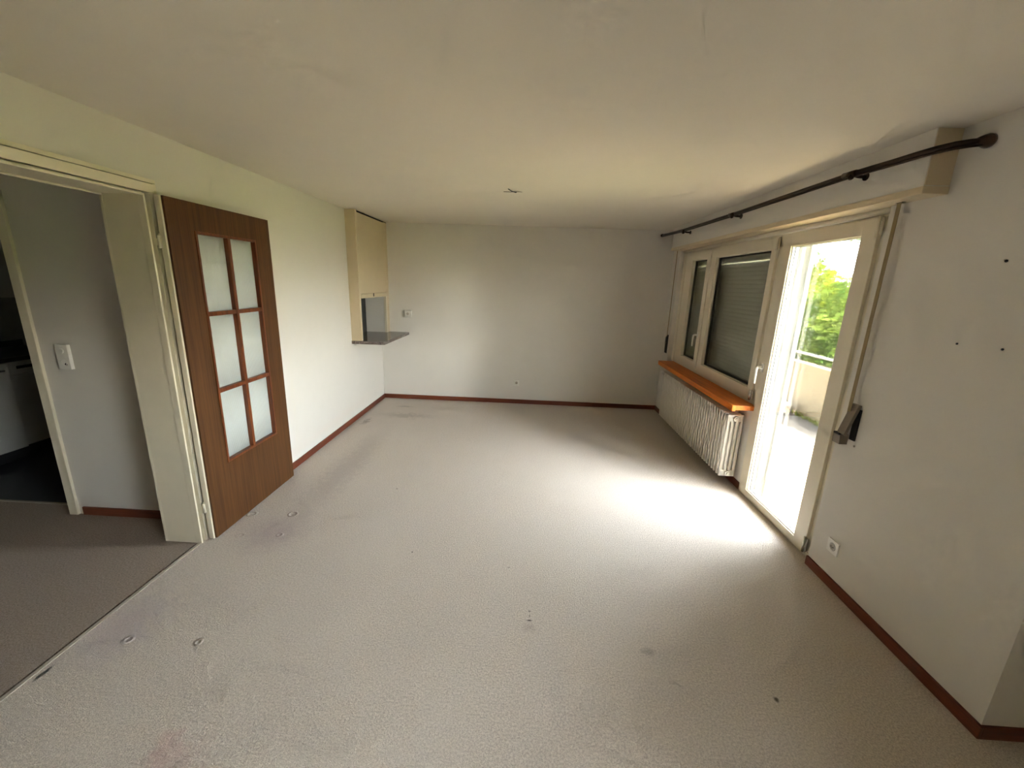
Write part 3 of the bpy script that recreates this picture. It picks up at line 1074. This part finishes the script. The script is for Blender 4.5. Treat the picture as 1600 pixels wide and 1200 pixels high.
def leaves(bm, centre, rad_, n, size, rng, shell=0.55, zmin=-9):
    cx, cy_, cz = centre
    for _ in range(n):
        while True:
            v = Vector((rng.uniform(-1, 1), rng.uniform(-1, 1), rng.uniform(-1, 1)))
            if shell < v.length <= 1:
                break
        # lumpy outline
        lump = 1 + .16 * math.sin(5 * v.x + 3 * v.y) * math.cos(4 * v.z + 2 * v.y)
        p = Vector((cx + v.x * rad_[0] * lump, cy_ + v.y * rad_[1] * lump, cz + v.z * rad_[2] * lump))
        if p.z < zmin:
            continue
        s = size * rng.uniform(.6, 1.3)
        a = Vector((rng.gauss(0, 1), rng.gauss(0, 1), rng.gauss(0, .7))).normalized()
        b = a.cross(Vector((rng.gauss(0, 1), rng.gauss(0, 1), rng.gauss(0, 1)))).normalized()
        vs = [bm.verts.new(p + a * s * .5), bm.verts.new(p + b * s * .32 + a * s * .05), bm.verts.new(p - a * s * .5), bm.verts.new(p - b * s * .32 + a * s * .05)]
        bm.faces.new(vs)


def tree(name, base, blobs, n, size, mat, label, seed, trunk_r=.12, cat='tree'):
    rng = random.Random(seed)
    t_ = thing(name, base, label, cat, 'greenery beyond the parapet')
    bm = B()
    vol = [b[1][0] * b[1][1] * b[1][2] for b in blobs]
    for (c, r), v in zip(blobs, vol):
        leaves(bm, c, r, int(n * v / sum(vol)), size, rng)
    o = obj('foliage', bm, mat, t_)
    o['kind'] = 'stuff'
    bmt = B()
    bx_, by_, bz_ = base
    top = max(b[0][2] for b in blobs)
    tube(bmt, [(bx_, by_, bz_), (bx_ + .05, by_, bz_ + (top - bz_) * .5), (bx_, by_ + .1, top)], [trunk_r, trunk_r * .7, trunk_r * .35], 10)
    for (c, r) in blobs:
        tube(bmt, [(bx_ + .03, by_, bz_ + (c[2] - bz_) * .45), tuple(c)], [trunk_r * .5, trunk_r * .15], 8)
    obj('trunk', bmt, 'bark', t_)
    return t_


tree('leafy_shrub', (9.4, 11.6, -.9), [((9.4, 11.8, .7), (1.5, 1.7, 1.6)), ((9.0, 10.9, .3), (1.0, 1.2, 1.3)), ((9.6, 12.6, 1.3), (1.3, 1.4, 1.4))], 26000, .11, 'leaf_bright',
     'bright yellow-green leafy shrub behind the rail, seen through the balcony door', 1, .08, 'shrub')
tree('leafy_shrub', (9.6, 9.3, -.9), [((9.5, 9.4, .6), (1.4, 1.4, 1.5)), ((9.2, 8.4, .2), (1.2, 1.1, 1.2))], 19000, .11, 'leaf_mid',
     'mid green shrub right of the bright one beyond the parapet', 2, .08, 'shrub')
tree('leafy_tree', (11.6, 12.3, -.9), [((11.5, 12.3, 3.55), (1.0, .95, .62)), ((11.2, 11.2, 3.5), (1.2, 1.1, .9)), ((12.6, 15.6, .5), (2.0, 1.8, 1.5)), ((12.2, 13.4, .2), (2.0, 1.5, 1.5))], 15000, .12, 'leaf_mid',
     'tall tree whose branches hang into the white sky above the shrubs', 3, .14)
tree('leafy_shrub', (9.3, 14.5, -.9), [((9.3, 14.6, .7), (1.5, 1.6, 1.6)), ((9.6, 16.2, 1.0), (1.5, 1.5, 1.8))], 5000, .24, 'leaf_mid',
     'dark leafy shrub farthest along the parapet', 4, .09, 'shrub')
tree('leafy_shrub', (9.2, 6.2, -.9), [((9.2, 6.2, .4), (1.3, 1.7, 1.3)), ((9.4, 4.4, .2), (1.2, 1.4, 1.2))], 4000, .24, 'leaf_bright',
     'low bright shrub nearest the house beyond the parapet', 5, .08, 'shrub')

# weeds at the foot of the parapet
rng = random.Random(11)
wd = B()
for i in range(520):
    y = rng.uniform(2.5, 9.0)
    x = 6.06 - min(.07, abs(rng.gauss(0, .04)))
    hgt = rng.uniform(.02, .07)
    a = rng.uniform(0, math.pi)
    dx, dy = math.cos(a) * .014, math.sin(a) * .014
    lean = rng.uniform(-.02, .005)
    v = [wd.verts.new((x - dx, y - dy, -.06)), wd.verts.new((x + dx, y + dy, -.06)), wd.verts.new((x + dx * .3 + lean, y + dy * .3, -.06 + hgt)), wd.verts.new((x - dx * .3 + lean, y - dy * .3, -.06 + hgt))]
    wd.faces.new(v)
tag(obj('weeds', wd, 'weed_leaf'), 'yellow-green weeds growing along the foot of the parapet', 'weeds', kind='stuff')


# window of the same facade, beside the viewpoint
w2 = thing('window_2', (4.2, -.35, WZ0), 'second window of the room, beside the viewpoint', 'window', kind='structure')
obj('fixed_frame', frame(WY0, WY1, WZ0, WZ1, (.06, .06, .06, .06), 4.16, 4.23), 'window_paint', w2)
obj('mullion', bx(4.16, 4.23, -.38, -.32, WZ0 + .06, WZ1 - .06), 'window_paint', w2)
obj('glass_pane', bx(4.185, 4.205, WY0 + .05, -.38, WZ0 + .05, WZ1 - .05), 'window_glass', w2)
obj('glass_pane', bx(4.185, 4.205, -.32, WY1 - .05, WZ0 + .05, WZ1 - .05), 'window_glass', w2)
